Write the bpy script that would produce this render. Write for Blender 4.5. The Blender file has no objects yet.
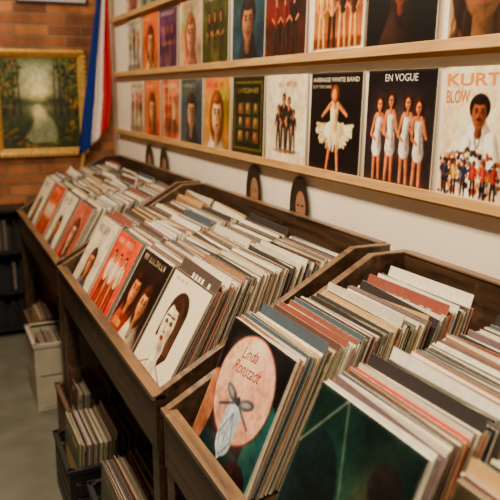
import bpy, math, random
import numpy as np
from mathutils import Matrix, Vector
random.seed(7)
H0 = 1.65   # camera height
scene = bpy.context.scene

def lin1(c):
    return c/12.92 if c <= 0.04045 else ((c+0.055)/1.055)**2.4
def S(r, g, b):
    return (lin1(r/255.), lin1(g/255.), lin1(b/255.))

# ------------------------------------------------------------ materials
def new_mat(name):
    m = bpy.data.materials.new(name); m.use_nodes = True
    nt = m.node_tree
    b = nt.nodes['Principled BSDF']
    return m, nt, b
def mat_plain(name, col, rough=0.6, metal=0.0, noise=0.0, nscale=20, bump=0.0):
    m, nt, b = new_mat(name)
    b.inputs['Roughness'].default_value = rough
    b.inputs['Metallic'].default_value = metal
    if noise > 0 or bump > 0:
        tc = nt.nodes.new('ShaderNodeTexCoord')
        n = nt.nodes.new('ShaderNodeTexNoise'); n.inputs['Scale'].default_value = nscale
        n.inputs['Detail'].default_value = 5
        nt.links.new(tc.outputs['Object'], n.inputs['Vector'])
        r = nt.nodes.new('ShaderNodeValToRGB')
        r.color_ramp.elements[0].position = 0.3; r.color_ramp.elements[1].position = 0.7
        r.color_ramp.elements[0].color = (*[c*(1-noise) for c in col], 1)
        r.color_ramp.elements[1].color = (*[min(1, c*(1+noise)) for c in col], 1)
        nt.links.new(n.outputs['Fac'], r.inputs['Fac'])
        nt.links.new(r.outputs['Color'], b.inputs['Base Color'])
        if bump > 0:
            bp = nt.nodes.new('ShaderNodeBump'); bp.inputs['Strength'].default_value = bump
            bp.inputs['Distance'].default_value = 0.01
            nt.links.new(n.outputs['Fac'], bp.inputs['Height'])
            nt.links.new(bp.outputs['Normal'], b.inputs['Normal'])
    else:
        b.inputs['Base Color'].default_value = (*col, 1)
    return m
def mat_wood(name, c0, c1, rough=0.45, stretch=(30, 2, 30), wear=None):
    m, nt, b = new_mat(name)
    tc = nt.nodes.new('ShaderNodeTexCoord')
    mp = nt.nodes.new('ShaderNodeMapping'); mp.inputs['Scale'].default_value = stretch
    n = nt.nodes.new('ShaderNodeTexNoise'); n.inputs['Scale'].default_value = 1.6; n.inputs['Detail'].default_value = 6
    n.inputs['Distortion'].default_value = 0.6
    r = nt.nodes.new('ShaderNodeValToRGB')
    r.color_ramp.elements[0].position = 0.32; r.color_ramp.elements[1].position = 0.7
    r.color_ramp.elements[0].color = (*c0, 1); r.color_ramp.elements[1].color = (*c1, 1)
    nt.links.new(tc.outputs['Object'], mp.inputs['Vector']); nt.links.new(mp.outputs['Vector'], n.inputs['Vector'])
    nt.links.new(n.outputs['Fac'], r.inputs['Fac'])
    if wear:
        n2 = nt.nodes.new('ShaderNodeTexNoise'); n2.inputs['Scale'].default_value = 14; n2.inputs['Detail'].default_value = 8; n2.inputs['Roughness'].default_value = .7
        nt.links.new(tc.outputs['Object'], n2.inputs['Vector'])
        mr = nt.nodes.new('ShaderNodeMapRange'); mr.inputs['From Min'].default_value = .56; mr.inputs['From Max'].default_value = .70; mr.inputs['To Max'].default_value = .6
        nt.links.new(n2.outputs['Fac'], mr.inputs['Value'])
        mx = nt.nodes.new('ShaderNodeMix'); mx.data_type = 'RGBA'
        nt.links.new(mr.outputs['Result'], mx.inputs[0]); nt.links.new(r.outputs['Color'], mx.inputs[6]); mx.inputs[7].default_value = (*wear, 1)
        nt.links.new(mx.outputs[2], b.inputs['Base Color'])
    else:
        nt.links.new(r.outputs['Color'], b.inputs['Base Color'])
    bp = nt.nodes.new('ShaderNodeBump'); bp.inputs['Strength'].default_value = 0.15; bp.inputs['Distance'].default_value = 0.005
    nt.links.new(n.outputs['Fac'], bp.inputs['Height']); nt.links.new(bp.outputs['Normal'], b.inputs['Normal'])
    b.inputs['Roughness'].default_value = rough
    return m
def mat_attr(name, rough=0.5, wear=0.1, spec=0.5):
    m, nt, b = new_mat(name)
    a = nt.nodes.new('ShaderNodeAttribute'); a.attribute_name = 'Col'
    tc = nt.nodes.new('ShaderNodeTexCoord')
    n = nt.nodes.new('ShaderNodeTexNoise'); n.inputs['Scale'].default_value = 60; n.inputs['Detail'].default_value = 4
    nt.links.new(tc.outputs['Object'], n.inputs['Vector'])
    mr = nt.nodes.new('ShaderNodeMapRange'); mr.inputs['To Min'].default_value = 1-wear; mr.inputs['To Max'].default_value = 1+wear
    nt.links.new(n.outputs['Fac'], mr.inputs['Value'])
    vm = nt.nodes.new('ShaderNodeVectorMath'); vm.operation = 'SCALE'
    nt.links.new(a.outputs['Color'], vm.inputs[0]); nt.links.new(mr.outputs['Result'], vm.inputs['Scale'])
    nt.links.new(vm.outputs['Vector'], b.inputs['Base Color'])
    b.inputs['Roughness'].default_value = rough
    b.inputs['Specular IOR Level'].default_value = spec
    return m
M_sleeve = mat_attr('sleeve_cardboard', 0.6, 0.28, 0.3)
M_cover = mat_attr('printed_cover', 0.38, 0.10, 0.4)
M_paint = mat_attr('oil_paint', 0.45, 0.2, 0.4)
M_cloth = mat_attr('flag_cloth', 0.85, 0.05, 0.1)
M_bin = mat_wood('dark_stained_wood', S(36, 25, 18), S(78, 55, 38), 0.36, wear=S(112, 82, 56))
M_edge = mat_wood('worn_highlit_edge_wood', S(70, 50, 34), S(128, 95, 64), 0.34, wear=S(166, 130, 90))  # lighter brown paints the highlight into the bins' top edges; worn patches over it
M_pine = mat_wood('light_pine', S(180, 130, 72), S(218, 172, 106), 0.5)
M_gold = mat_plain('gilded_wood', S(212, 166, 82), 0.4, 0.3, 0.25, 40, 0.3)
M_black = mat_plain('black_plastic', S(20, 19, 20), 0.45)
M_white = mat_plain('offwhite_plastic', S(160, 152, 132), 0.5, 0, 0.12, 12)
M_card = mat_plain('brown_cardboard', S(84, 58, 40), 0.7, 0, 0.15, 15)

# ------------------------------------------------------------ mesh builder
class MB:
    def __init__(s): s.v = []; s.f = []; s.c = []; s.m = []
    def quad(s, pts, col=(1, 1, 1), mi=0):
        b = len(s.v); s.v += [tuple(p) for p in pts]; s.f.append(tuple(range(b, b+len(pts)))); s.c.append(col); s.m.append(mi)
    def box(s, x0, x1, y0, y1, z0, z1, col=(1, 1, 1), mi=0):
        b = len(s.v)
        s.v += [(x0,y0,z0),(x1,y0,z0),(x1,y1,z0),(x0,y1,z0),(x0,y0,z1),(x1,y0,z1),(x1,y1,z1),(x0,y1,z1)]
        for q in ((0,3,2,1),(4,5,6,7),(0,1,5,4),(1,2,6,5),(2,3,7,6),(3,0,4,7)):
            s.f.append(tuple(b+i for i in q)); s.c.append(col); s.m.append(mi)
    def prism_y(s, prof, y0, y1, col=(1, 1, 1), mi=0):
        n = len(prof); b = len(s.v)
        s.v += [(p[0], y0, p[1]) for p in prof] + [(p[0], y1, p[1]) for p in prof]
        s.f.append(tuple(b+i for i in range(n))); s.c.append(col); s.m.append(mi)
        s.f.append(tuple(b+n+i for i in reversed(range(n)))); s.c.append(col); s.m.append(mi)
        for i in range(n):
            j = (i+1) % n
            s.f.append((b+i, b+n+i, b+n+j, b+j)); s.c.append(col); s.m.append(mi)
    def cyl(s, p0, p1, r, n=12, col=(1, 1, 1), mi=0):
        p0 = Vector(p0); p1 = Vector(p1); d = (p1-p0).normalized()
        a = d.orthogonal().normalized(); c = d.cross(a)
        b = len(s.v)
        for p in (p0, p1):
            for i in range(n):
                t = 2*math.pi*i/n; s.v.append(tuple(p+r*(math.cos(t)*a+math.sin(t)*c)))
        for i in range(n):
            j = (i+1) % n; s.f.append((b+i, b+j, b+n+j, b+n+i)); s.c.append(col); s.m.append(mi)
        s.f.append(tuple(b+i for i in reversed(range(n)))); s.c.append(col); s.m.append(mi)
        s.f.append(tuple(b+n+i for i in range(n))); s.c.append(col); s.m.append(mi)
    def make(s, name, mats, bevel=0, fixn=True):
        me = bpy.data.meshes.new(name); me.from_pydata(s.v, [], s.f)
        for m in mats: me.materials.append(m)
        me.polygons.foreach_set('material_index', s.m)
        ca = me.color_attributes.new('Col', 'FLOAT_COLOR', 'CORNER')
        arr = []
        for f, c in zip(s.f, s.c): arr += [c[0], c[1], c[2], 1.0]*len(f)
        ca.data.foreach_set('color', arr)
        if fixn:
            import bmesh
            bm = bmesh.new(); bm.from_mesh(me); bmesh.ops.recalc_face_normals(bm, faces=bm.faces); bm.to_mesh(me); bm.free()
        o = bpy.data.objects.new(name, me); scene.collection.objects.link(o)
        if bevel:
            md = o.modifiers.new('bev', 'BEVEL'); md.width = bevel; md.segments = 2; md.limit_method = 'ANGLE'
        return o

# ------------------------------------------------------------ cover painter
SEEDC = [0]
class Cv:
    def __init__(s, bg, N=100, asp=1.0):
        s.N = N; s.asp = asp
        g = (np.arange(N))/(N-1.0)
        s.U, s.V = np.meshgrid(g, g)
        s.C = np.zeros((N, N, 3)); s.C[:] = np.array(bg)/255.
        s.e = 0.9/N
        SEEDC[0] += 1; s.id = SEEDC[0]
        s.T = s.fbm(100+s.id)
        s.C *= (1+.35*s.T[..., None])
    def vn(s, k, seed):
        r = np.random.RandomState(seed); g = r.rand(k+2, k+2)-0.5
        ui = s.U*k*0.999; vi = s.V*k*0.999; i = ui.astype(int); j = vi.astype(int)
        fu = (ui-i); fv = (vi-j); fu = fu*fu*(3-2*fu); fv = fv*fv*(3-2*fv)
        return g[j, i]*(1-fu)*(1-fv)+g[j, i+1]*fu*(1-fv)+g[j+1, i]*(1-fu)*fv+g[j+1, i+1]*fu*fv
    def fbm(s, seed):
        return s.vn(4, seed)*.5+s.vn(11, seed+1)*.45+s.vn(28, seed+2)*.4+s.vn(55, seed+3)*.35
    def bl(s, m, col, a=1.0, sh=None):
        m = np.clip(m, 0, 1)[..., None]*a
        c = np.array(col)/255.
        f = 1+.45*s.T
        if sh is not None: f = f*sh
        cc = np.clip(c*f[..., None], 0, 1)
        s.C = s.C*(1-m)+cc*m; return s
    def glow(s, cx, cy, rx, ry, col, a=1.0):
        return s.bl(np.exp(-(((s.U-cx)/rx)**2+((s.V-cy)/ry)**2)), col, a)
    def rect(s, x0, y0, x1, y1, col, a=1.0):
        d = np.minimum(np.minimum(s.U-x0, x1-s.U), np.minimum(s.V-y0, y1-s.V))
        return s.bl(d/s.e+0.5, col, a)
    def ell(s, cx, cy, rx, ry, col, rot=0, a=1.0, sh=.5):
        c, q = math.cos(rot), math.sin(rot)
        x = (s.U-cx)*c+(s.V-cy)*q; y = -(s.U-cx)*q+(s.V-cy)*c
        r = np.sqrt((x/rx)**2+(y/ry)**2)+1e-9
        shade = 1.05-sh*np.clip((s.U-cx)/max(rx, ry)*.6-(s.V-cy)/max(rx, ry)*.35, -.35, 1)
        return s.bl((1-r)*min(rx, ry)/s.e+0.5, col, a, shade)
    def line(s, x0, y0, x1, y1, w, col, w1=None, a=1.0, sh=.45):
        if w1 is None: w1 = w
        dx, dy = x1-x0, y1-y0; L = dx*dx+dy*dy+1e-9
        t = np.clip(((s.U-x0)*dx+(s.V-y0)*dy)/L, 0, 1)
        d = np.hypot(s.U-x0-t*dx, s.V-y0-t*dy); ww = w+(w1-w)*t
        shade = 1.05-sh*np.clip((s.U-x0-t*dx)/(ww+1e-6), -.4, 1) if w > .012 else None
        return s.bl((ww-d)/s.e+0.5, col, a, shade)
    def grad(s, c0, c1, ax='v'):
        t = (s.V if ax == 'v' else s.U)[..., None]
        s.C = (np.array(c0)/255.*(1-t)+np.array(c1)/255.*t)*(1+.4*s.T[..., None]); return s
    def noise(s, amt, k=10, seed=0):
        s.C = np.clip(s.C+s.vn(k, seed+s.id*7)[..., None]*amt, 0, 1); return s
    def text(s, x0, x1, y, h, col, n, seed=1):
        r = random.Random(seed*31+s.id); w = (x1-x0)/n; last = -1
        for i in range(n):
            x = x0+i*w; k = r.randint(0, 6)
            if k == 6 and 0 < i < n-1 and n > 5: continue
            a = w*.15; e = w*.68; lw = w*.085
            if k in (0, 1, 3, 5): s.line(x+a, y, x+a, y+h, lw, col)
            if k in (0, 2, 5): s.line(x+e, y, x+e, y+h, lw, col)
            if k in (1, 2, 0): s.line(x+a, y+h, x+e, y+h, lw, col)
            if k in (1, 3, 2): s.line(x+a, y, x+e, y, lw, col)
            if k in (1, 5): s.line(x+a, y+h*.5, x+e, y+h*.5, lw, col)
            if k in (4, 6): s.line(x+a, y+h, x+w*.42, y, lw, col); s.line(x+e, y+h, x+w*.42, y, lw, col)
        return s
    def person(s, x, y, h, skin, cloth, pants=None, hair=(25, 18, 16), lean=0.0, dress=False):
        pants = pants or cloth
        hy = y+h*.9
        s.line(x-h*.05, y+h*.45, x-h*.07, y, h*.045, pants if not dress else skin, h*.03)
        s.line(x+h*.05, y+h*.45, x+h*.08, y, h*.045, pants if not dress else skin, h*.03)
        if dress: s.line(x, y+h*.58, x-h*.01, y+h*.40, h*.075, cloth, h*.10)
        s.line(x+lean*h, y+h*.74, x, y+h*.48, h*.095, cloth, h*.07)
        for q in (-1, 1):
            s.line(x+lean*h+q*h*.10, y+h*.76, x+q*h*.15, y+h*.56, h*.032, skin if dress else cloth, h*.024)
            s.line(x+q*h*.15, y+h*.56, x+q*h*.07, y+h*.49, h*.022, skin)
        s.line(x+lean*h, y+h*.84, x+lean*h, y+h*.77, h*.03, skin)
        s.ell(x+lean*h, hy+h*.012, h*.068, h*.08, hair)
        s.ell(x+lean*h-h*.008, hy-h*.014, h*.043, h*.058, skin)
        s.ell(x+lean*h-h*.008, hy-h*.01, h*.03, h*.009, hair, 0, .7)
        return s
    def portrait(s, cx, cy, r, skin, hair, shirt, long=True, mus=False, ink=(30, 20, 18)):
        s.line(cx, cy-r*1.2, cx, cy-r*3.2, r*.9, shirt, r*2.1)
        for q in (-1, 1): s.line(cx+q*r*.3, cy-r*1.35, cx+q*r*.1, cy-r*2.3, r*.10, tuple(int(k*.6) for k in shirt))
        if long:
            s.ell(cx, cy-r*.2, r*1.08, r*1.45, hair)
            for k in range(-5, 6):
                s.line(cx+k*r*.12, cy+r*1.0, cx+k*r*.21, cy-r*1.5, r*.05, tuple(int(min(255, q*(1.5 if k % 2 else .7))) for q in hair), a=.6)
        s.ell(cx, cy+r*.30, r*.98, r*.92, hair)
        s.line(cx, cy-r*.6, cx, cy-r*1.4, r*.34, tuple(int(k*.75) for k in skin))
        s.ell(cx-r*.03, cy-r*.14, r*.68, r*.95, skin)
        sh = tuple(int(k*.55) for k in skin); hl = tuple(min(255, int(k*1.2)) for k in skin)
        s.glow(cx+r*.45, cy-r*.25, r*.25, r*.7, sh, .75); s.glow(cx-r*.28, cy-r*.28, r*.18, r*.2, hl, .6); s.glow(cx-r*.05, cy+r*.42, r*.35, r*.16, hl, .5)
        s.ell(cx, cy+r*.74, r*.66, r*.26, hair)
        s.glow(cx-r*.25, cy+r*.85, r*.25, r*.15, tuple(min(255, int(k*1.8+20)) for k in hair), .5)
        for q in (-1, 1):
            s.ell(cx+q*r*.29, cy+r*.04, r*.17, r*.11, sh, 0, .7)
            s.ell(cx+q*r*.29, cy+r*.03, r*.11, r*.055, ink)
            s.line(cx+q*r*.15, cy+r*.2, cx+q*r*.43, cy+r*.22, r*.04, ink)
        s.line(cx+r*.03, cy, cx+r*.05, cy-r*.33, r*.06, sh, a=.7); s.ell(cx, cy-r*.36, r*.13, r*.05, sh, 0, .7)
        s.ell(cx, cy-r*.62, r*.22, r*.075, (130, 58, 50) if not mus else (100, 56, 46))
        s.ell(cx, cy-r*.80, r*.2, r*.06, sh, 0, .5)
        if mus: s.ell(cx, cy-r*.48, r*.28, r*.07, ink)
        return s

def lin_arr(C):
    return np.where(C <= 0.04045, C/12.92, ((np.clip(C, 0, 1)+0.055)/1.055)**2.4)
def punch(C, sat=1.25, con=1.14):
    # soften like an offset-printed photograph, then add paper grain
    K = np.pad(C, ((1, 1), (1, 1), (0, 0)), 'edge')
    B = (K[:-2, 1:-1]+K[2:, 1:-1]+K[1:-1, :-2]+K[1:-1, 2:]+2*K[1:-1, 1:-1])/6.
    rs = np.random.RandomState(int(C.sum()) % 9999)
    B = B*(1+.10*(rs.rand(C.shape[0], C.shape[1], 1)-.5))
    g = B.mean(axis=2, keepdims=True)
    B = g+(B-g)*sat
    B = (B-.5)*con+.48
    B = B*np.array([1.02, .985, .93])+np.array([.012, .006, .0])
    # ring-wear / scuffed edges of old sleeves
    n = C.shape[0]; a = np.arange(n)/(n-1.); ed = np.minimum(np.minimum(a, 1-a)[None, :], np.minimum(a, 1-a)[:, None])
    w = np.clip(1-ed/.022, 0, 1)*rs.rand(n, n)*.5
    B = B*(1-w[..., None])+np.array([.78, .72, .62])*w[..., None]
    return np.clip(B, 0.01, .95)

def cover_obj(name, cv, w, h, t, matrix, parent=None, mat=None, edge=(215, 205, 185)):
    """origin bottom-left; local x right, y up, z out of the front"""
    N = cv.N
    verts = [(i/(N-1)*w, j/(N-1)*h, t) for j in range(N) for i in range(N)]
    faces = [(j*N+i, j*N+i+1, (j+1)*N+i+1, (j+1)*N+i) for j in range(N-1) for i in range(N-1)]
    nf = len(faces); b = len(verts)
    verts += [(0, 0, 0), (w, 0, 0), (w, h, 0), (0, h, 0), (0, 0, t), (w, 0, t), (w, h, t), (0, h, t)]
    faces += [(b, b+3, b+2, b+1), (b, b+1, b+5, b+4), (b+1, b+2, b+6, b+5), (b+2, b+3, b+7, b+6), (b+3, b, b+4, b+7)]
    me = bpy.data.meshes.new(name); me.from_pydata(verts, [], faces)
    col = np.ones((len(verts), 4)); col[:N*N, :3] = lin_arr(punch(cv.C)).reshape(-1, 3)
    col[N*N:, :3] = S(*edge)
    ca = me.color_attributes.new('Col', 'FLOAT_COLOR', 'POINT'); ca.data.foreach_set('color', col.ravel())
    me.materials.append(mat or M_cover)
    o = bpy.data.objects.new(name, me); scene.collection.objects.link(o)
    if parent: o.parent = parent
    o.matrix_world = matrix
    return o
def text_obj(s, parent, x, y, width, height, col, z, shear=0, bold=0.0, rot=0.0):
    cu = bpy.data.curves.new('title_text', 'FONT'); cu.body = s; cu.size = 1; cu.shear = shear; cu.offset = bold
    cu.resolution_u = 3
    m = mat_plain('title_ink', S(*col), 0.5); cu.materials.append(m)
    o = bpy.data.objects.new('title_text', cu); scene.collection.objects.link(o)
    bpy.context.view_layer.update()
    bb = o.bound_box; x0 = min(p[0] for p in bb); x1 = max(p[0] for p in bb); y0 = min(p[1] for p in bb); y1 = max(p[1] for p in bb)
    sx = width/(x1-x0); sy = height/(y1-y0)
    o.parent = parent
    o.matrix_local = Matrix.Translation((x, y, z+.0006)) @ Matrix.Rotation(rot, 4, 'Z') @ Matrix.Translation((-x0*sx, -y0*sy, 0)) @ Matrix.Diagonal((sx, sy, 1, 1))
    return o
def face_mx(x, y, z, lean=0.0):
    """bottom-left corner at (x,y,z), facing -X, leaning back by lean"""
    sl, cl = math.sin(lean), math.cos(lean)
    m = Matrix(((0, sl, -cl, x), (-1, 0, 0, y), (0, cl, sl, z), (0, 0, 0, 1)))
    return m

# ------------------------------------------------------------ room
WX = 1.195; BY = 5.10; LX = -2.6; FY = -2.2; CZ = 2.95
def slab(name, x0, x1, y0, y1, z0, z1, mat):
    b = MB(); b.box(x0, x1, y0, y1, z0, z1); return b.make(name, [mat])
M_wall = mat_plain('cream_plaster', S(242, 226, 204), 0.75, 0, 0.07, 3, 0.08)
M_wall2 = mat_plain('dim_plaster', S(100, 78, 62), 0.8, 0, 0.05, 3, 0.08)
M_floor = mat_plain('worn_concrete', S(90, 88, 76), 0.6, 0, 0.25, 5, 0.1)
M_ceil = mat_plain('ceiling_paint', S(160, 140, 116), 0.85, 0, 0.04, 4)
slab('floor', LX-.1, WX+.1, FY, BY+.1, -.1, 0, M_floor)
slab('ceiling', LX-.1, WX+.1, FY, BY+.1, CZ, CZ+.1, M_ceil)
slab('wall_right', WX, WX+.1, FY, BY, 0, CZ, M_wall)
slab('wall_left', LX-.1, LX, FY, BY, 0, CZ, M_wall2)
mb_, nt, bs = new_mat('old_brick')
tc = nt.nodes.new('ShaderNodeTexCoord'); sp = nt.nodes.new('ShaderNodeSeparateXYZ'); cb = nt.nodes.new('ShaderNodeCombineXYZ')
nt.links.new(tc.outputs['Object'], sp.inputs[0]); nt.links.new(sp.outputs['X'], cb.inputs['X']); nt.links.new(sp.outputs['Z'], cb.inputs['Y'])
br = nt.nodes.new('ShaderNodeTexBrick'); br.inputs['Scale'].default_value = 1.0
br.inputs['Brick Width'].default_value = .22; br.inputs['Row Height'].default_value = .072; br.inputs['Mortar Size'].default_value = .007
br.inputs['Mortar Smooth'].default_value = .3
br.inputs['Color1'].default_value = (*S(176, 108, 58), 1); br.inputs['Color2'].default_value = (*S(108, 62, 38), 1)
br.inputs['Mortar'].default_value = (*S(128, 100, 74), 1)
nt.links.new(cb.outputs[0], br.inputs['Vector'])
nz = nt.nodes.new('ShaderNodeTexNoise'); nz.inputs['Scale'].default_value = 7; nz.inputs['Detail'].default_value = 6; nt.links.new(tc.outputs['Object'], nz.inputs['Vector'])
mx = nt.nodes.new('ShaderNodeMix'); mx.data_type = 'RGBA'; mx.blend_type = 'OVERLAY'; mx.inputs[0].default_value = .9
nt.links.new(br.outputs['Color'], mx.inputs[6]); nt.links.new(nz.outputs['Fac'], mx.inputs[7]); nt.links.new(mx.outputs[2], bs.inputs['Base Color'])
bp = nt.nodes.new('ShaderNodeBump'); bp.invert = True; bp.inputs['Strength'].default_value = .8; bp.inputs['Distance'].default_value = .015
nt.links.new(br.outputs['Fac'], bp.inputs['Height']); nt.links.new(bp.outputs['Normal'], bs.inputs['Normal']); bs.inputs['Roughness'].default_value = .85
slab('wall_back', LX-.1, WX+.1, BY, BY+.1, 0, CZ, mb_)

# ------------------------------------------------------------ wall ledges (L-section picture rails)
def ledge(ztop):
    b = MB()
    b.box(WX-.030, WX, -.6, 4.93, ztop-.020, ztop)
    b.box(WX-.038, WX-.030, -.6, 4.93, ztop-.022, ztop+.006)
    b.box(WX-.012, WX, -.6, 4.93, ztop-.034, ztop-.020)
    return b.make('picture_ledge', [M_pine], .0015)
ZL, ZU, ZT = H0-.258, H0+.118, H0+.470
for z in (ZL, ZU, ZT): ledge(z)

# ------------------------------------------------------------ cover art
SK = (176, 118, 84); SKD = (118, 74, 52)
def art_blow():
    c = Cv((222, 208, 186), 130).noise(.06, 6, 1)
    c.line(.44, .48, .44, .2, .12, (226, 218, 206), .22)
    c.portrait(.42, .66, .115, SKD, (26, 18, 16), (226, 218, 206), False, True)
    c.line(.30, .42, .22, .12, .06, (228, 222, 210)); c.line(.56, .45, .66, .15, .07, (222, 214, 200))
    r = random.Random(3)
    for i in range(220):
        x = .02+r.random()*.66; y = .02+r.random()*.36*(1-.5*abs(x-.35))
        col = r.choice([(146, 52, 42), (34, 38, 60), (176, 120, 60), (36, 30, 30), (206, 186, 164), (120, 62, 44), (90, 84, 80), (52, 40, 36)])
        c.ell(x, y, .008+r.random()*.016, .01+r.random()*.022, col, r.random()*3)
    for i in range(6): c.person(.08+i*.11, .02, .28, SKD, r.choice([(130, 46, 40), (44, 48, 70), (176, 150, 80)]), (30, 30, 40))
    c.rect(.74, .04, .97, .60, (186, 144, 116)); return c
def art_vogue():
    c = Cv((20, 18, 22), 130); c.grad((44, 36, 38), (16, 16, 22)); c.glow(.5, .5, .45, .35, (84, 74, 74), .7)
    c.rect(.0, .0, 1, .08, (58, 46, 44), .8)
    for x, h, l, q in ((.19, .76, .03, 1), (.40, .80, -.02, -1), (.61, .78, .03, 1), (.81, .74, -.03, -1)):
        hx = x+l*h; hy = .03+h*.88
        c.ell(hx, hy, .075, .085, (46, 28, 22)); c.ell(hx+q*.03, hy-.07, .035, .06, (46, 28, 22))
        c.line(x-.03, .03+h*.44, x-.045+q*.01, .03, .034, (170, 112, 80), .02); c.line(x+.03, .03+h*.44, x+.045+q*.01, .03, .034, (170, 112, 80), .02)
        c.line(x, .03+h*.50, x, .03+h*.36, .062, (206, 196, 190), .078)
        c.line(hx, .03+h*.70, x, .03+h*.50, .058, (214, 204, 198), .044)
        c.line(hx+.03, .03+h*.66, x+.03, .03+h*.38, .012, (120, 108, 104), .02, .6)
        c.line(hx-.065, .03+h*.73, x-.095, .03+h*.52, .022, (170, 112, 80), .016); c.line(x-.095, .03+h*.52, x-.03, .03+h*.46, .016, (170, 112, 80))
        c.line(hx+.065, .03+h*.73, x+.10, .03+h*.54, .022, (170, 112, 80), .016); c.line(x+.10, .03+h*.54, x+.05, .03+h*.62, .014, (170, 112, 80))
        c.line(hx-.045, .03+h*.755, hx+.045, .03+h*.755, .022, (176, 118, 84)); c.line(hx, .03+h*.80, hx, .03+h*.76, .02, (150, 98, 70))
        c.ell(hx-.003, hy-.005, .036, .05, (180, 122, 88)); c.ell(hx-.003, hy+.004, .026, .008, (50, 30, 24), 0, .8); c.ell(hx-.003, hy-.026, .014, .006, (130, 50, 44))
    return c
def art_awb():
    c = Cv((22, 22, 26), 130).noise(.04, 6, 2)
    c.line(.45, .38, .38, .03, .038, (186, 112, 72), .022); c.line(.56, .38, .60, .03, .038, (190, 118, 76), .022)
    r = random.Random(8)
    for i in range(130):
        a = math.pi*(.02+r.random()*.96); q = r.uniform(.16, .38); c.line(.5, .46, .5-q*math.cos(a), .50-q*.75*math.sin(a), .008, r.choice([(224, 206, 168), (196, 176, 140), (236, 224, 198)]), .018)
    c.ell(.5, .42, .2, .10, (232, 216, 180))
    c.line(.5, .66, .5, .46, .085, (214, 188, 140), .065); c.line(.42, .68, .26, .56, .028, (190, 122, 82), .02); c.line(.58, .68, .74, .58, .028, (190, 122, 82), .02)
    c.line(.5, .75, .5, .66, .03, (190, 122, 82)); c.ell(.5, .79, .085, .09, (106, 60, 30)); c.ell(.49, .775, .05, .065, (200, 136, 96)); return c
def art_white_group():
    c = Cv((222, 212, 192)).noise(.04, 5, 3)
    for x, h in ((.32, .55), (.45, .68), (.58, .64), (.70, .5)): c.person(x, .12, h, SK, (44, 40, 40), (60, 50, 46))
    c.ell(.5, .13, .3, .02, (120, 100, 84)); c.text(.3, .75, .87, .045, (150, 60, 44), 9); return c
def art_green_grid():
    c = Cv((34, 38, 28)); c.rect(.06, .06, .94, .94, (96, 92, 46)); c.rect(.09, .09, .91, .91, (28, 32, 26))
    for i in range(3):
        for j in range(3): c.rect(.18+i*.24, .16+j*.18, .36+i*.24, .31+j*.18, [(84, 78, 50), (56, 64, 50), (98, 72, 54)][(i+j) % 3]); c.ell(.27+i*.24, .25+j*.18, .04, .05, (140, 104, 76))
    c.text(.16, .84, .80, .05, (176, 166, 96), 11); return c
def art_port(bg, skin, hair, shirt, long=True, txt=(240, 230, 210), s=.2, mus=False, cx=.5, ty=.88, seed=1):
    c = Cv(bg).noise(.14, 5, seed); r = random.Random(seed*5)
    for k in range(6): c.glow(r.random(), r.random(), .25, .2, tuple(int(q*r.uniform(.5, 1.15)) for q in bg), .6)
    c.portrait(cx, .50, s*1.2, skin, hair, shirt, long, mus)
    c.glow(1, 0, .6, .5, tuple(int(q*.4) for q in bg), .5)
    c.text(.1, .1+.75*r.uniform(.5, .9), ty, .045, txt, 10, seed); return c
def art_group(bg, cl, n=4, txt=(230, 220, 200), border=None, seed=1, bg2=None):
    c = Cv(bg)
    if bg2: c.grad(bg, bg2)
    c.noise(.14, 6, seed); r = random.Random(seed)
    for i in range(6): c.glow(r.random(), r.uniform(.3, .8), .2, .12, tuple(int(q*r.uniform(.5, 1.1)) for q in bg), .6)
    c.rect(0, 0, 1, .14, tuple(int(q*.55) for q in bg), .7)
    for i in range(n): c.person(.2+.6*i/max(1, n-1), .06, r.uniform(.58, .78), SK if r.random() > .4 else SKD, r.choice(cl), r.choice(cl))
    c.text(.12, .88, .89, .045, txt, 11, seed)
    if border:
        for q in ((0, 0, .04, 1), (.96, 0, 1, 1), (0, 0, 1, .04), (0, .96, 1, 1)): c.rect(*q, border)
    return c
def art_abs(bg, cols, seed=1, txt=(230, 220, 200)):
    c = Cv(bg).noise(.14, 5, seed); r = random.Random(seed)
    for i in range(16): c.glow(r.random(), r.random(), r.uniform(.06, .2), r.uniform(.06, .2), r.choice(cols), .8)
    if seed % 2: c.portrait(.5, .45, .2, SK, (40, 28, 24), cols[0])
    else:
        for i in range(3): c.person(.28+.22*i, .06, .68, SK, r.choice(cols), (50, 44, 44))
    c.text(.1, .8, .88, .05, txt, 10, seed); return c
lower = [art_blow, art_vogue, art_awb, art_white_group, art_green_grid,
    lambda: art_port((204, 150, 60), (216, 170, 136), (100, 62, 36), (226, 218, 204), True, (150, 44, 30), .22, seed=2),
    lambda: art_port((84, 92, 100), (170, 138, 114), (44, 32, 30), (50, 54, 62), False, (210, 208, 196), .2, seed=3),
    lambda: art_abs((190, 116, 80), [(206, 166, 130), (130, 56, 44), (80, 42, 38)], 4),
    lambda: art_port((218, 122, 50), (204, 146, 106), (84, 40, 26), (140, 66, 40), True, seed=5),
    lambda: art_group((204, 194, 174), [(60, 50, 50), (150, 90, 70)], 3, (60, 50, 50), seed=6),
    lambda: art_abs((86, 46, 44), [(160, 94, 80), (60, 36, 40), (190, 150, 130)], 7)]
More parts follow.
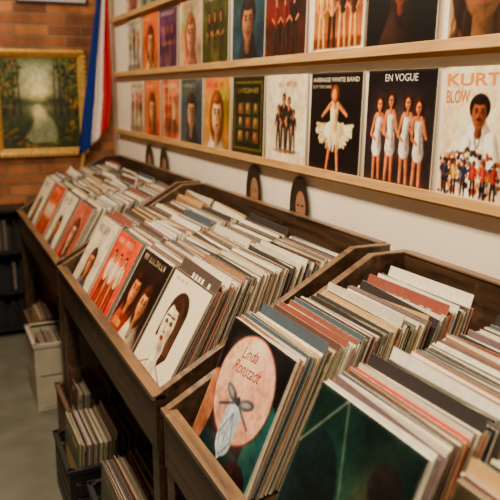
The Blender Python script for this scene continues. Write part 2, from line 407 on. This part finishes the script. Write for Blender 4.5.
upper = [lambda: art_port((180, 156, 116), (124, 88, 60), (40, 28, 24), (74, 52, 38), True, (96, 64, 44), .28, seed=11, cx=.38),
    lambda: art_port((22, 18, 20), (130, 80, 54), (46, 28, 24), (50, 36, 34), True, (196, 96, 52), .12, seed=12, ty=.85),
    lambda: art_group((140, 84, 42), [(60, 36, 26), (176, 134, 88), (40, 30, 28)], 4, (216, 190, 150), (228, 220, 202), 13, (200, 150, 88)),
    lambda: art_abs((46, 26, 24), [(28, 20, 20), (100, 36, 28), (70, 46, 36)], 14, (170, 110, 84)),
    lambda: art_port((50, 78, 94), (160, 118, 92), (32, 30, 36), (40, 48, 56), False, (186, 196, 190), .2, seed=15),
    lambda: art_abs((72, 80, 40), [(54, 62, 30), (112, 108, 60), (44, 44, 34)], 16),
    lambda: art_port((212, 184, 160), (206, 154, 124), (130, 88, 64), (176, 110, 100), True, (176, 80, 70), .2, seed=17),
    lambda: art_abs((84, 52, 92), [(116, 74, 106), (56, 38, 64), (150, 106, 122)], 18),
    lambda: art_port((214, 116, 42), (196, 140, 104), (70, 38, 30), (206, 170, 120), True, seed=19),
    lambda: art_group((200, 192, 174), [(66, 72, 90), (130, 66, 58)], 3, (70, 70, 84), seed=20),
    lambda: art_abs((120, 136, 112), [(176, 172, 150), (84, 100, 84), (150, 110, 84)], 21)]
P = .3455; W = .315
for k in range(10):
    yl = 1.452+P*k
    o = cover_obj('album_cover', lower[k](), W, W, .004, face_mx(WX-.014, yl, ZL+.0005, math.radians(1.6)))
    if k == 0:
        text_obj('KURTIS', o, .010, .270, .235, .030, (216, 132, 34), .004, 0, .02)
        text_obj('BLOW', o, .010, .228, .085, .032, (204, 120, 34), .004, 0, .02)
    if k == 1: text_obj('EN VOGUE', o, .085, .284, .15, .020, (216, 208, 196), .004)
    if k == 2:
        text_obj('AVERAGE WHITE BAND', o, .012, .286, .285, .014, (216, 200, 164), .004, 0, .01)
        text_obj('CUT THE CAKE', o, .012, .266, .12, .010, (206, 176, 130), .004)
    o = cover_obj('album_cover', upper[k](), W, W, .004, face_mx(WX-.014, yl+(.01 if k % 2 else -.006), ZU+.0005, math.radians(1.6)))
    if k == 1: text_obj('Patti', o, .03, .215, .22, .06, (214, 92, 44), .004, .35, .01)
third = [((90, 120, 84), [(200, 200, 170), (60, 80, 60)]), ((196, 186, 160), [(120, 60, 50), (60, 60, 70)]), ((150, 160, 120), [(70, 90, 70), (210, 180, 120)]), ((60, 50, 60), [(140, 60, 60), (200, 180, 160)])]
for k in range(10):
    a = third[k % 4]
    cover_obj('album_cover', art_abs(a[0], a[1], 40+k), W, W, .004, face_mx(WX-.014, 1.45+P*k, ZT+.0005, math.radians(1.6)))

# ------------------------------------------------------------ record bins
RZ = H0-.770   # front rail top
PK = H0-.432   # peak
def bin_unit(y0, y1):
    b = MB()
    prof = [(.458, RZ-.155), (.458, RZ), (1.045, PK), (1.165, PK), (1.165, RZ-.155)]
    t = .024
    b.prism_y(prof, y0, y0+t); b.prism_y(prof, y1-t, y1)
    cap = [(.456, RZ-.002), (.456, RZ+.004), (1.044, PK+.004), (1.168, PK+.004), (1.168, PK-.001), (1.046, PK-.001)]
    b.prism_y(cap, y0-.001, y0+t+.001, mi=1); b.prism_y(cap, y1-t-.001, y1+.001, mi=1)
    b.box(.458, .480, y0+t, y1-t, RZ-.155, RZ-.008)      # front panel
    b.box(.450, .486, y0, y1, RZ-.008, RZ+.006, mi=1)    # rail cap
    b.box(1.143, 1.165, y0+t, y1-t, RZ-.155, PK)         # back
    b.box(1.140, 1.168, y0+t, y1-t, PK, PK+.006, mi=1)   # back cap
    fz = RZ-.055
    b.prism_y([(.48, fz-.02), (.48, fz), (1.143, fz+.063), (1.143, fz+.043)], y0+t, y1-t)
    b.box(.48, 1.143, y0+t, y1-t, RZ-.155, RZ-.135)
    for yy in (y0+.001, y1-.061):
        for xx in (.462, 1.10):
            b.box(xx, xx+.06, yy, yy+.06, 0, RZ-.150)
        b.box(.522, 1.10, yy+.015, yy+.045, .10, .16)
    b.box(1.115, 1.145, y0+.06, y1-.06, .10, .16)
    b.box(1.150, 1.160, y0+.06, y1-.06, 0, RZ-.155)
    return b.make('record_bin', [M_bin, M_edge], .0015)
units = [(-.05, 1.555), (1.625, 3.14), (3.20, 4.80)]
for u in units: bin_unit(*u)
def floor_z(x): return RZ-.055+(x-.48)*.095+.003

EDGE = [(232, 222, 198)]*10+[(214, 200, 170)]*9+[(240, 234, 218)]*8+[(190, 172, 142)]*5+[(154, 136, 110)]*3+[(98, 82, 68)]*2+[(48, 42, 38)]*3+[(96, 104, 98), (160, 84, 58), (76, 86, 92), (186, 144, 84), (146, 70, 58), (206, 172, 148)]
FACE = [(206, 194, 170), (184, 160, 124), (44, 38, 38), (76, 60, 52), (136, 68, 52), (66, 78, 88), (184, 146, 90), (98, 98, 80), (222, 214, 198), (106, 84, 88), (88, 56, 46), (144, 100, 74), (54, 48, 46), (216, 204, 180), (196, 184, 160), (224, 214, 192)]
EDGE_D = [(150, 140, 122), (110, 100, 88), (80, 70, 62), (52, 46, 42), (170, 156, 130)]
def jit(c, r, a=14): return tuple(max(0, min(255, k+r.uniform(-a, a))) for k in c)
def stack(name, ya, xb, xt, n, zf, seed, fronts=(), special=None, Hh=.315, gapp=.05, yj=.006, pal=None):
    """records facing -X; ya = near (low) Y; xb,xt = (start,end) of bottoms and tops"""
    r = random.Random(seed); b = MB(); pal = pal or EDGE
    wb = [r.uniform(.8, 1.2) for _ in range(n)]
    wt = [r.uniform(.65, 1.35) if r.random() > gapp else r.uniform(2.0, 4.0) for _ in range(n)]
    sb = sum(wb); st = sum(wt); cb_ = 0; ct = 0; objs = []
    yo = 0; frs = list(fronts)
    for i in range(n):
        x0 = xb[0]+(xb[1]-xb[0])*cb_/sb; x1 = xt[0]+(xt[1]-xt[0])*ct/st
        gb = (xb[1]-xb[0])*wb[i]/sb; gt = (xt[1]-xt[0])*wt[i]/st
        cb_ += wb[i]; ct += wt[i]
        L = math.asin(max(-.9, min(.9, (x1-x0)/Hh)))
        t = min(gb, gt)*r.uniform(.50, .85)*math.cos(L); t = max(.0011, min(.0032, t))
        yo = .8*yo+r.uniform(-yj, yj)*.6
        y0 = ya+yo+r.uniform(-yj, yj)*.5
        lift = abs(r.gauss(0, .004)) + (r.uniform(.008, .03) if r.random() < .07 else 0)
        tilt = r.gauss(0, .008) + (r.uniform(-.06, .06) if r.random() < .06 else 0)
        lift += abs(tilt)*W*.5
        up = Vector((math.sin(L), 0, math.cos(L))); nn = Vector((-math.cos(L), 0, math.sin(L)))
        if i < len(frs) and frs[i] is not None: tilt = 0; lift = .001
        u2 = (up-Vector((0, 1, 0))*tilt).normalized(); R = (Vector((0, 1, 0))+up*tilt).normalized()*W
        O = Vector((x0, y0, zf(x0)))+up*lift
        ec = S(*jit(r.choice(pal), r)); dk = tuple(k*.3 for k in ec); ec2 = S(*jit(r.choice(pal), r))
        if special and i in special: ec = S(*special[i]); dk = ec; ec2 = ec
        up = u2
        A = O; B = O+R; C = B+up*Hh; D = A+up*Hh
        F = nn*t
        b.quad([D+F, C+F, C, D], ec)
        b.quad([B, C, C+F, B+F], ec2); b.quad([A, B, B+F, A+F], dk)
        b.quad([A, D, C, B], ec2)
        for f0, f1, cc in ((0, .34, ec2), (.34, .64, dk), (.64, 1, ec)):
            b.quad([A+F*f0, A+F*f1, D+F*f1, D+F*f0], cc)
        base = r.choice(FACE); alt = r.choice(FACE)
        if special and i in special: base = special[i]; alt = special[i]
        fc = S(*base); ac = S(*alt)
        rows = [0, .12, .62, .86, .92, 1.0]; s0 = r.randint(0, 4); s1 = r.randint(6, 12)
        for q in range(5):
            if q == 1:
                cols_ = [(0, .12, fc), (.12, .88, ac), (.88, 1, fc)]
            elif q == 3:
                cols_ = [(p/12, (p+.62)/12, ac if (s0 <= p < s1 and r.random() < .85) else fc) for p in range(12)]+[((p+.62)/12, (p+1)/12, fc) for p in range(12)]
            else: cols_ = [(0, 1, fc)]
            for u0, u1, cc in cols_:
                p0 = A+F+up*Hh*rows[q]; p1 = A+F+up*Hh*rows[q+1]
                b.quad([p0+R*u0, p0+R*u1, p1+R*u1, p1+R*u0], cc)
        if i < len(frs) and frs[i] is not None:
            objs.append((frs[i], x0, y0+W, O, L, t, F.copy()))
    o = b.make(name, [M_sleeve], fixn=False)
    out = []
    for cv, x0, yl, O, L, t, F in objs:
        m = face_mx(O.x+F.x*1.05, yl, O.z+F.z*1.05, L)
        c = cover_obj('front_cover', cv, W, Hh, .0012, m, parent=o)
        out.append(c)
    return o, out

def art_sketch():
    c = Cv((220, 212, 196), 150); c.C = np.ones_like(c.C)*np.array((224, 216, 200))/255.*(1+.05*c.T[..., None])
    d = (58, 42, 36); sk = (218, 208, 190)
    c.ell(.50, .66, .23, .21, d, 0, sh=.15); c.line(.60, .64, .66, .30, .13, d, .07, sh=.15); c.line(.66, .30, .58, .16, .07, d, .02, sh=.15); c.line(.33, .64, .28, .40, .07, d, .03, sh=.15)
    for k in range(7): c.line(.50+k*.030, .82-k*.025, .60+k*.018, .28, .0045, (120, 94, 78), a=.7)
    c.line(.49, .38, .48, .14, .07, sk, .075, sh=.1); c.line(.48, .12, .48, .0, .12, sk, .26, sh=.08)
    c.ell(.43, .52, .150, .225, sk, .04, sh=.10); c.glow(.53, .46, .05, .14, (170, 150, 130), .7); c.glow(.48, .30, .07, .04, (140, 120, 102), .7)
    c.ell(.45, .74, .145, .05, d, -.2, sh=.1)
    for x in (.36, .485):
        c.ell(x, .55, .042, .022, (74, 52, 44)); c.ell(x, .548, .025, .008, (214, 204, 188)); c.ell(x, .55, .013, .013, (30, 20, 18)); c.line(x-.048, .605, x+.042, .61, .009, d)
    c.line(.42, .55, .40, .465, .006, (130, 106, 88)); c.line(.40, .45, .435, .45, .009, (100, 76, 64))
    c.ell(.42, .395, .050, .016, (110, 56, 48)); c.ell(.42, .378, .036, .013, (140, 80, 68))
    c.line(.38, .15, .20, .06, .005, d); c.line(.60, .15, .84, .06, .005, d); c.line(.47, .17, .46, .04, .004, (120, 96, 80))
    c.text(.10, .42, .94, .018, (120, 60, 44), 12); return c
def art_lr():
    c = Cv((24, 26, 30), 140).noise(.05, 5, 9)
    c.rect(0, 0, 1, .2, (30, 46, 50)); c.ell(.06, .30, .13, .30, (150, 106, 80)); c.ell(.93, .3, .16, .36, (30, 64, 66)); c.ell(.8, .08, .16, .1, (40, 30, 30))
    c.ell(.5, .60, .43, .385, (110, 74, 70)); c.ell(.5, .60, .415, .372, (214, 176, 158), sh=.10)
    c.glow(.5, .34, .24, .14, (166, 120, 108), .8); c.glow(.3, .8, .15, .1, (226, 196, 174), .6); c.glow(.72, .7, .1, .16, (196, 150, 136), .6)
    t = (172, 186, 198)
    c.line(.5, .49, .5, .40, .03, t, .12, sh=.1); c.line(.5, .40, .5, .22, .12, t, .115, sh=.1); c.line(.5, .22, .5, .08, .115, t, .01, sh=.1)
    c.line(.5, .42, .40, .24, .005, (90, 100, 120)); c.line(.5, .42, .60, .24, .005, (90, 100, 120)); c.line(.40, .24, .5, .10, .005, (90, 100, 120)); c.line(.60, .24, .5, .10, .005, (90, 100, 120)); c.line(.5, .42, .5, .1, .004, (90, 100, 120))
    for q in (-1, 1): c.ell(.5+q*.12, .53, .11, .04, (88, 88, 98), q*.3); c.ell(.5+q*.13, .53, .07, .018, (140, 142, 150), q*.3); c.line(.5, .50, .5+q*.24, .40, .010, (84, 86, 98))
    c.ell(.5, .51, .032, .032, (56, 58, 70)); return c
def art_teal():
    c = Cv((20, 38, 38), 120).noise(.08, 5, 2)
    c.glow(.3, .45, .35, .4, (38, 70, 66), .9); c.ell(.20, .35, .30, .42, (20, 34, 36)); c.line(.0, .62, .3, 1.0, .006, (120, 130, 120)); c.line(.30, 1.0, .52, .5, .005, (110, 120, 112))
    c.glow(.75, .5, .18, .3, (90, 86, 66), .8); c.ell(.80, .74, .13, .12, (34, 32, 34)); c.glow(.75, .1, .3, .15, (60, 44, 36), .8)
    return c
def art_olive():
    c = Cv((60, 56, 44), 90).noise(.12, 6, 3); c.portrait(.5, .5, .22, (136, 102, 76), (40, 30, 26), (56, 60, 54)); return c
def art_multi():
    c = Cv((36, 30, 30), 120).noise(.1, 6, 5)
    c.glow(.5, .1, .6, .12, (136, 56, 44), .9); c.portrait(.30, .56, .18, (180, 122, 84), (40, 24, 22), (140, 60, 46)); c.portrait(.70, .50, .17, (190, 136, 96), (56, 36, 28), (180, 168, 148))
    c.text(.1, .85, .90, .05, (226, 214, 190), 11); c.rect(.1, .10, .35, .18, (190, 146, 84)); return c
def art_red():
    c = Cv((180, 72, 42), 120).noise(.1, 6, 6)
    c.glow(.5, .45, .35, .3, (206, 130, 74), .8); r = random.Random(2)
    for x in (.25, .5, .75): c.person(x, .06, .72, (206, 160, 130), r.choice([(220, 206, 184), (60, 44, 44), (150, 60, 50)]), (50, 36, 36))
    c.text(.1, .8, .87, .06, (230, 214, 186), 11); return c
def art_cream():
    c = Cv((212, 204, 186), 90).noise(.06, 6, 7); c.text(.1, .7, .82, .09, (50, 56, 76), 7); c.portrait(.5, .40, .17, SK, (50, 40, 36), (84, 92, 104)); return c
def art_pink():
    c = Cv((170, 106, 92), 80).noise(.1, 6, 8); c.portrait(.5, .5, .22, (206, 166, 140), (70, 44, 36), (110, 44, 46)); return c

XB, XT = (.500, .970), (.625, 1.068)
o, cs = stack('vinyl_record_stack', 1.165, XB, XT, 128, floor_z, 21, [art_lr()], gapp=.03)
c = cs[0]
text_obj('Linda', c, .100, .246, .075, .028, (170, 46, 52), .0012, .5, .0, .12)
text_obj('Ronstadt', c, .080, .208, .135, .030, (170, 46, 52), .0012, .5, .0, .10)
stack('vinyl_record_stack', .745, XB, XT, 122, floor_z, 25, [art_teal(), None, None, art_olive()], special={20: (206, 70, 30), 21: (200, 64, 28)}, gapp=.04)
stack('vinyl_record_stack', .375, XB, XT, 120, floor_z, 23, [art_olive()], gapp=.04)
XT2 = (.655, 1.068)
for i, (y, fr) in enumerate([(1.715, art_sketch()), (2.065, art_multi()), (2.415, art_red()), (2.765, art_cream())]):
    stack('vinyl_record_stack', y, XB, XT2, 116, floor_z, 30+i, [fr], gapp=.04, yj=.010)
for i, (y, fr) in enumerate([(3.27, art_pink()), (3.64, art_cream()), (4.02, art_red()), (4.40, art_cream())]):
    stack('vinyl_record_stack', y, XB, XT2, 94, floor_z, 40+i, [fr], gapp=.05, yj=.010)

# ------------------------------------------------------------ arched picture cards behind the bins
def arch(y, w, hv, col):
    b = MB()
    base = PK-.16; top = PK+hv
    pts = []
    for i in range(25):
        t = math.pi*i/24
        ct = math.cos(t); 
        pts.append((y+w/2*ct, top-w*1.0+w*1.0*math.sin(t)**.8))
    outl = [(y+w/2, base)]+pts+[(y-w/2, base)]
    x0, x1 = 1.176, 1.180
    b.v += [(x0, p[0], p[1]) for p in outl]+[(x1, p[0], p[1]) for p in outl]
    n = len(outl); dark = S(*col)
    b.f.append(tuple(range(n))); b.c.append(dark); b.m.append(0)
    b.f.append(tuple(range(2*n-1, n-1, -1))); b.c.append(dark); b.m.append(0)
    for i in range(n):
        j = (i+1) % n; b.f.append((i, n+i, n+j, j)); b.c.append(dark); b.m.append(0)
    cy, cz = y-w*.12, top-w*.80
    def disc(cy, cz, ry, rz, cc, x):
        b.quad([(x, cy+ry*math.cos(2*math.pi*i/16), cz+rz*math.sin(2*math.pi*i/16)) for i in range(16)], S(*cc))
    disc(cy, cz, w*.27, w*.44, (150, 106, 76), x0-.0006)
    disc(cy+w*.12, cz+w*.06, w*.06, w*.03, (40, 26, 20), x0-.001); disc(cy-w*.10, cz+w*.06, w*.06, w*.03, (40, 26, 20), x0-.001)
    disc(cy+w*.01, cz-w*.2, w*.09, w*.03, (120, 50, 40), x0-.001)
    disc(cy+w*.01, cz-w*.72, w*.34, w*.24, (96, 60, 50), x0-.0008)
    return b.make('arched_picture_card', [M_cover])
for y, w, hv in ((2.21, .14, .135), (2.61, .14, .14), (3.85, .16, .12), (4.15, .16, .12)): arch(y, w, hv, (34, 24, 21))

# ------------------------------------------------------------ painting
px0, px1, pz0, pz1 = .37, 1.005, H0-.445, H0+.275
b = MB()
def frame_ring(b, x0, x1, z0, z1, w, ya, yc):
    o_ = [(x0, z0), (x1, z0), (x1, z1), (x0, z1)]; i_ = [(x0+w, z0+w), (x1-w, z0+w), (x1-w, z1-w), (x0+w, z1-w)]
    for k in range(4):
        j = (k+1) % 4
        b.quad([(o_[k][0], ya, o_[k][1]), (o_[j][0], ya, o_[j][1]), (i_[j][0], yc, i_[j][1]), (i_[k][0], yc, i_[k][1])])
        b.quad([(o_[k][0], BY, o_[k][1]), (o_[j][0], BY, o_[j][1]), (o_[j][0], ya, o_[j][1]), (o_[k][0], ya, o_[k][1])])
frame_ring(b, px0, px1, pz0, pz1, .022, BY-.03, BY-.045)
for xx0, xx1, zz0, zz1, w, ya, yc in ((px0+.022, px1-.022, pz0+.022, pz1-.022, .018, BY-.045, BY-.028), (px0+.04, px1-.04, pz0+.04, pz1-.04, .016, BY-.034, BY-.012)):
    frame_ring(b, xx0, xx1, zz0, zz1, w, ya, yc)
# carved beads along the frame
r = random.Random(1)
nb = 22
for k in range(nb):
    for (xa, za, dx, dz) in ((px0+.012+(px1-px0-.024)*k/(nb-1), pz0+.011, 1, 0), (px0+.012+(px1-px0-.024)*k/(nb-1), pz1-.011, 1, 0), (px0+.011, pz0+.012+(pz1-pz0-.024)*k/(nb-1), 0, 1), (px1-.011, pz0+.012+(pz1-pz0-.024)*k/(nb-1), 0, 1)):
        b.box(xa-.008, xa+.008, BY-.050, BY-.034, za-.008, za+.008)
fr = b.make('landscape_painting', [M_gold])
c = Cv((40, 46, 30), 130)
c.grad((44, 52, 34), (80, 90, 64))
c.glow(.46, .74, .30, .26, (186, 196, 176), .95); c.glow(.46, .62, .18, .15, (240, 230, 184), .95)
c.glow(.15, .52, .26, .05, (46, 56, 34), 1); c.glow(.82, .52, .28, .05, (42, 50, 32), 1); c.glow(.5, .50, .3, .022, (76, 88, 56), .9)
for k in range(14):
    t = k/13.; c.ell(.46+.07*math.sin(t*3.2), .46-t*.40, .06+.19*t, .035, (160-36*t, 170-40*t, 148-40*t), 0, .8, sh=.1)
c.glow(.47, .40, .08, .08, (236, 226, 184), .85)
for x, l, w_ in ((.06, .02, .024), (.16, .03, .015), (.25, -.02, .010), (.76, -.02, .013), (.85, -.03, .020), (.95, -.01, .026), (.68, .01, .008)):
    c.line(x, .38, x+l, 1.0, w_, (50, 36, 24), w_*.6)
r = random.Random(5)
for i in range(420):
    sd = r.choice([-1, 1]); e = r.random()**1.1; y = r.uniform(.46, 1.0); reach = .18+.13*max(0, (y-.6))/.4
    x = .5+sd*(.5-e*reach)
    c.ell(x, y, r.uniform(.012, .030), r.uniform(.010, .024), r.choice([(38, 50, 24), (58, 74, 32), (96, 98, 42), (136, 104, 44), (30, 34, 20), (68, 86, 42)]), r.random()*3, .9)
for i in range(240):
    x = r.random(); y = r.uniform(0, .06)+max(0, abs(x-.5)-.14)*1.0*r.uniform(.3, 1.05)
    c.ell(x, y, .028, .013, r.choice([(46, 50, 26), (78, 76, 34), (126, 94, 44), (32, 34, 20), (62, 76, 36)]), r.random()*.6, .9)
cw = px1-px0-.10
m = Matrix(((1, 0, 0, px0+.05), (0, 0, -1, BY-.006), (0, 1, 0, pz0+.05), (0, 0, 0, 1)))
cover_obj('canvas', c, cw, pz1-pz0-.10, .004, m, parent=fr, mat=M_paint)
b = MB(); b.box(.57, 1.045, BY-.015, BY, H0+.575, H0+.93, S(40, 34, 36)); b.box(.585, 1.03, BY-.018, BY-.014, H0+.59, H0+.915, S(206, 196, 206))
b.box(.66, .95, BY-.020, BY-.017, H0+.66, H0+.85, S(120, 96, 140)); b.make('framed_poster', [M_cover])

# ------------------------------------------------------------ flag and pole
def pole_x(z): return .735+.172*z
b = MB(); yp = 4.985
b.cyl((pole_x(0), yp, 0), (pole_x(2.55), yp, 2.55), .011, 14)
b.cyl((pole_x(2.55), yp, 2.55), (pole_x(2.60), yp, 2.60), .02, 14)
b.cyl((pole_x(0), yp, 0), (pole_x(.03), yp, .03), .06, 20)
pole = b.make('flag_on_pole', [M_gold])
nu, nv = 60, 50; vs = []; cols = []; fs = []
for j in range(nv+1):
    t = j/nv; 
    for i in range(nu+1):
        s_ = i/nu
        zb = 1.215+.20*s_**1.5; z = zb+(2.50-zb)*t
        xl = pole_x(z)-.045
        xr = 1.085+(WX-.045-1.085)*min(1, max(0, (z-1.215)/.4))
        x = xl+s_*(xr-xl)
        am = .026
        y = yp-.055+am*math.sin(s_*15+t*2.2)+.010*math.sin(s_*37+t*5)
        vs.append((x, max(y, 4.935), z))
        k = s_+.12*math.sin(t*3.2+.3)-.02
        cols.append(S(22, 42, 116) if k < .46 else (S(232, 222, 214) if k < .74 else S(190, 28, 34)))
for j in range(nv):
    for i in range(nu):
        a = j*(nu+1)+i; fs.append((a, a+1, a+nu+2, a+nu+1))
me = bpy.data.meshes.new('cloth'); me.from_pydata(vs, [], fs); ca = me.color_attributes.new('Col', 'FLOAT_COLOR', 'POINT')
ca.data.foreach_set('color', [q for c_ in cols for q in (*c_, 1)]); me.materials.append(M_cloth)
for p in me.polygons: p.use_smooth = True
fo = bpy.data.objects.new('cloth', me); scene.collection.objects.link(fo); fo.parent = pole
sm = fo.modifiers.new('s', 'SOLIDIFY'); sm.thickness = .0015

# ------------------------------------------------------------ crates under the bins
def crate(name, x0, x1, y0, y1, h, mat, z0=0.0, slats=4, fill=.78):
    b = MB(); t = .012
    b.box(x0, x1, y0, y1, z0, z0+t)
    for xx in (x0, x1-.025):
        for yy in (y0, y1-.025): b.box(xx, xx+.025, yy, yy+.025, z0+t, z0+h)
    sh = (h-t)/slats
    for k in range(slats):
        a = z0+t+k*sh+.004; e = a+sh*fill
        b.box(x0, x0+t, y0+.025, y1-.025, a, e); b.box(x1-t, x1, y0+.025, y1-.025, a, e)
        b.box(x0+.025, x1-.025, y0, y0+t, a, e); b.box(x0+.025, x1-.025, y1-t, y1, a, e)
    b.box(x0-.006, x1+.006, y0-.006, y0+t, z0+h-.02, z0+h); b.box(x0-.006, x1+.006, y1-t, y1+.006, z0+h-.02, z0+h)
    b.box(x0-.006, x0+t, y0, y1, z0+h-.02, z0+h); b.box(x1-t, x1+.006, y0, y1, z0+h-.02, z0+h)
    return b.make(name, [mat], .001)
def crate_set(x0, y0, mat, h, z0, seed, n=90, name='record_crate', slats=4, fill=.78, pal=None):
    crate(name, x0, x0+.40, y0, y0+.36, h, mat, z0, slats, fill)
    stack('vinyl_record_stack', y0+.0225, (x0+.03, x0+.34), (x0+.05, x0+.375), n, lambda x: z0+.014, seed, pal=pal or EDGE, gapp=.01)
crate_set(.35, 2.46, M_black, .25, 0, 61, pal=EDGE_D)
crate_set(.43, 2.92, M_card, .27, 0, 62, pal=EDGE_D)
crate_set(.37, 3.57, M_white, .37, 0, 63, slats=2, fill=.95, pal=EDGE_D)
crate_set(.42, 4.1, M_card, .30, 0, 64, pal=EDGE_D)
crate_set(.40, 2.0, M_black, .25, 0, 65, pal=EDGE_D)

# ------------------------------------------------------------ dark rack at the back wall
b = MB()
rx0, rx1, ry0, ry1, rt = -.75, .53, 4.84, 5.08, H0-.765
for xx in (rx0, (rx0+rx1)/2-.01, rx1-.02): b.box(xx, xx+.02, ry0, ry1, 0, rt)
for zz in (.04, .30, .58, rt-.02): b.box(rx0, rx1, ry0+.002, ry1-.002, zz, zz+.02)
b.box(rx0, rx1, ry1-.01, ry1, 0, rt)
rr = random.Random(4)
for zz in (.06, .32, .60):
    for a, e in ((rx0+.025, (rx0+rx1)/2-.015), ((rx0+rx1)/2+.012, rx1-.025)):
        x = a
        while x < e-.03:
            w = rr.uniform(.012, .03); h = rr.uniform(.15, .205)
            if rr.random() > .15: b.box(x, x+w*.92, ry0+.03+rr.random()*.03, ry1-.05, zz+.001, zz+h, S(*rr.choice([(24, 22, 24), (38, 34, 34), (60, 50, 46), (30, 30, 36), (110, 100, 90)])), 1)
            x += w
b.make('media_shelf', [M_black, M_sleeve])

# ------------------------------------------------------------ lights
M_emit, nt, bs = new_mat('lamp_diffuser'); bs.inputs['Emission Color'].default_value = (1, .84, .60, 1); bs.inputs['Emission Strength'].default_value = 4
for (x, y, e) in ((.15, .5, 60), (.15, 2.0, 74), (.1, 4.2, 27)):
    b = MB(); b.box(x-.16, x+.16, y-.6, y+.6, CZ-.05, CZ); b.box(x-.14, x+.14, y-.58, y+.58, CZ-.056, CZ-.05, mi=1); b.make('ceiling_light', [M_white, M_emit])
    l = bpy.data.lights.new('tube_lamp', 'AREA'); l.shape = 'RECTANGLE'; l.size = .3; l.size_y = 1.2; l.energy = e; l.color = (1, .82, .57)
    lo = bpy.data.objects.new('tube_lamp', l); scene.collection.objects.link(lo); lo.location = (x, y, CZ-.07)
w = bpy.data.worlds.new('w'); scene.world = w; w.use_nodes = True
w.node_tree.nodes['Background'].inputs[0].default_value = (1, .90, .76, 1); w.node_tree.nodes['Background'].inputs[1].default_value = .3

# ------------------------------------------------------------ camera
cam = bpy.data.cameras.new('cam'); co = bpy.data.objects.new('camera', cam); scene.collection.objects.link(co)
cam.sensor_width = 36; cam.sensor_fit = 'HORIZONTAL'; cam.lens = 700/500*36; cam.clip_start = .01
th = math.atan(159/700.); ya = math.atan(320/math.hypot(700, 159))
co.location = (0, 0, H0); co.rotation_euler = (math.pi/2-th, 0, -ya)
cam.dof.use_dof = True; cam.dof.focus_distance = 1.8; cam.dof.aperture_fstop = 4.0
scene.camera = co
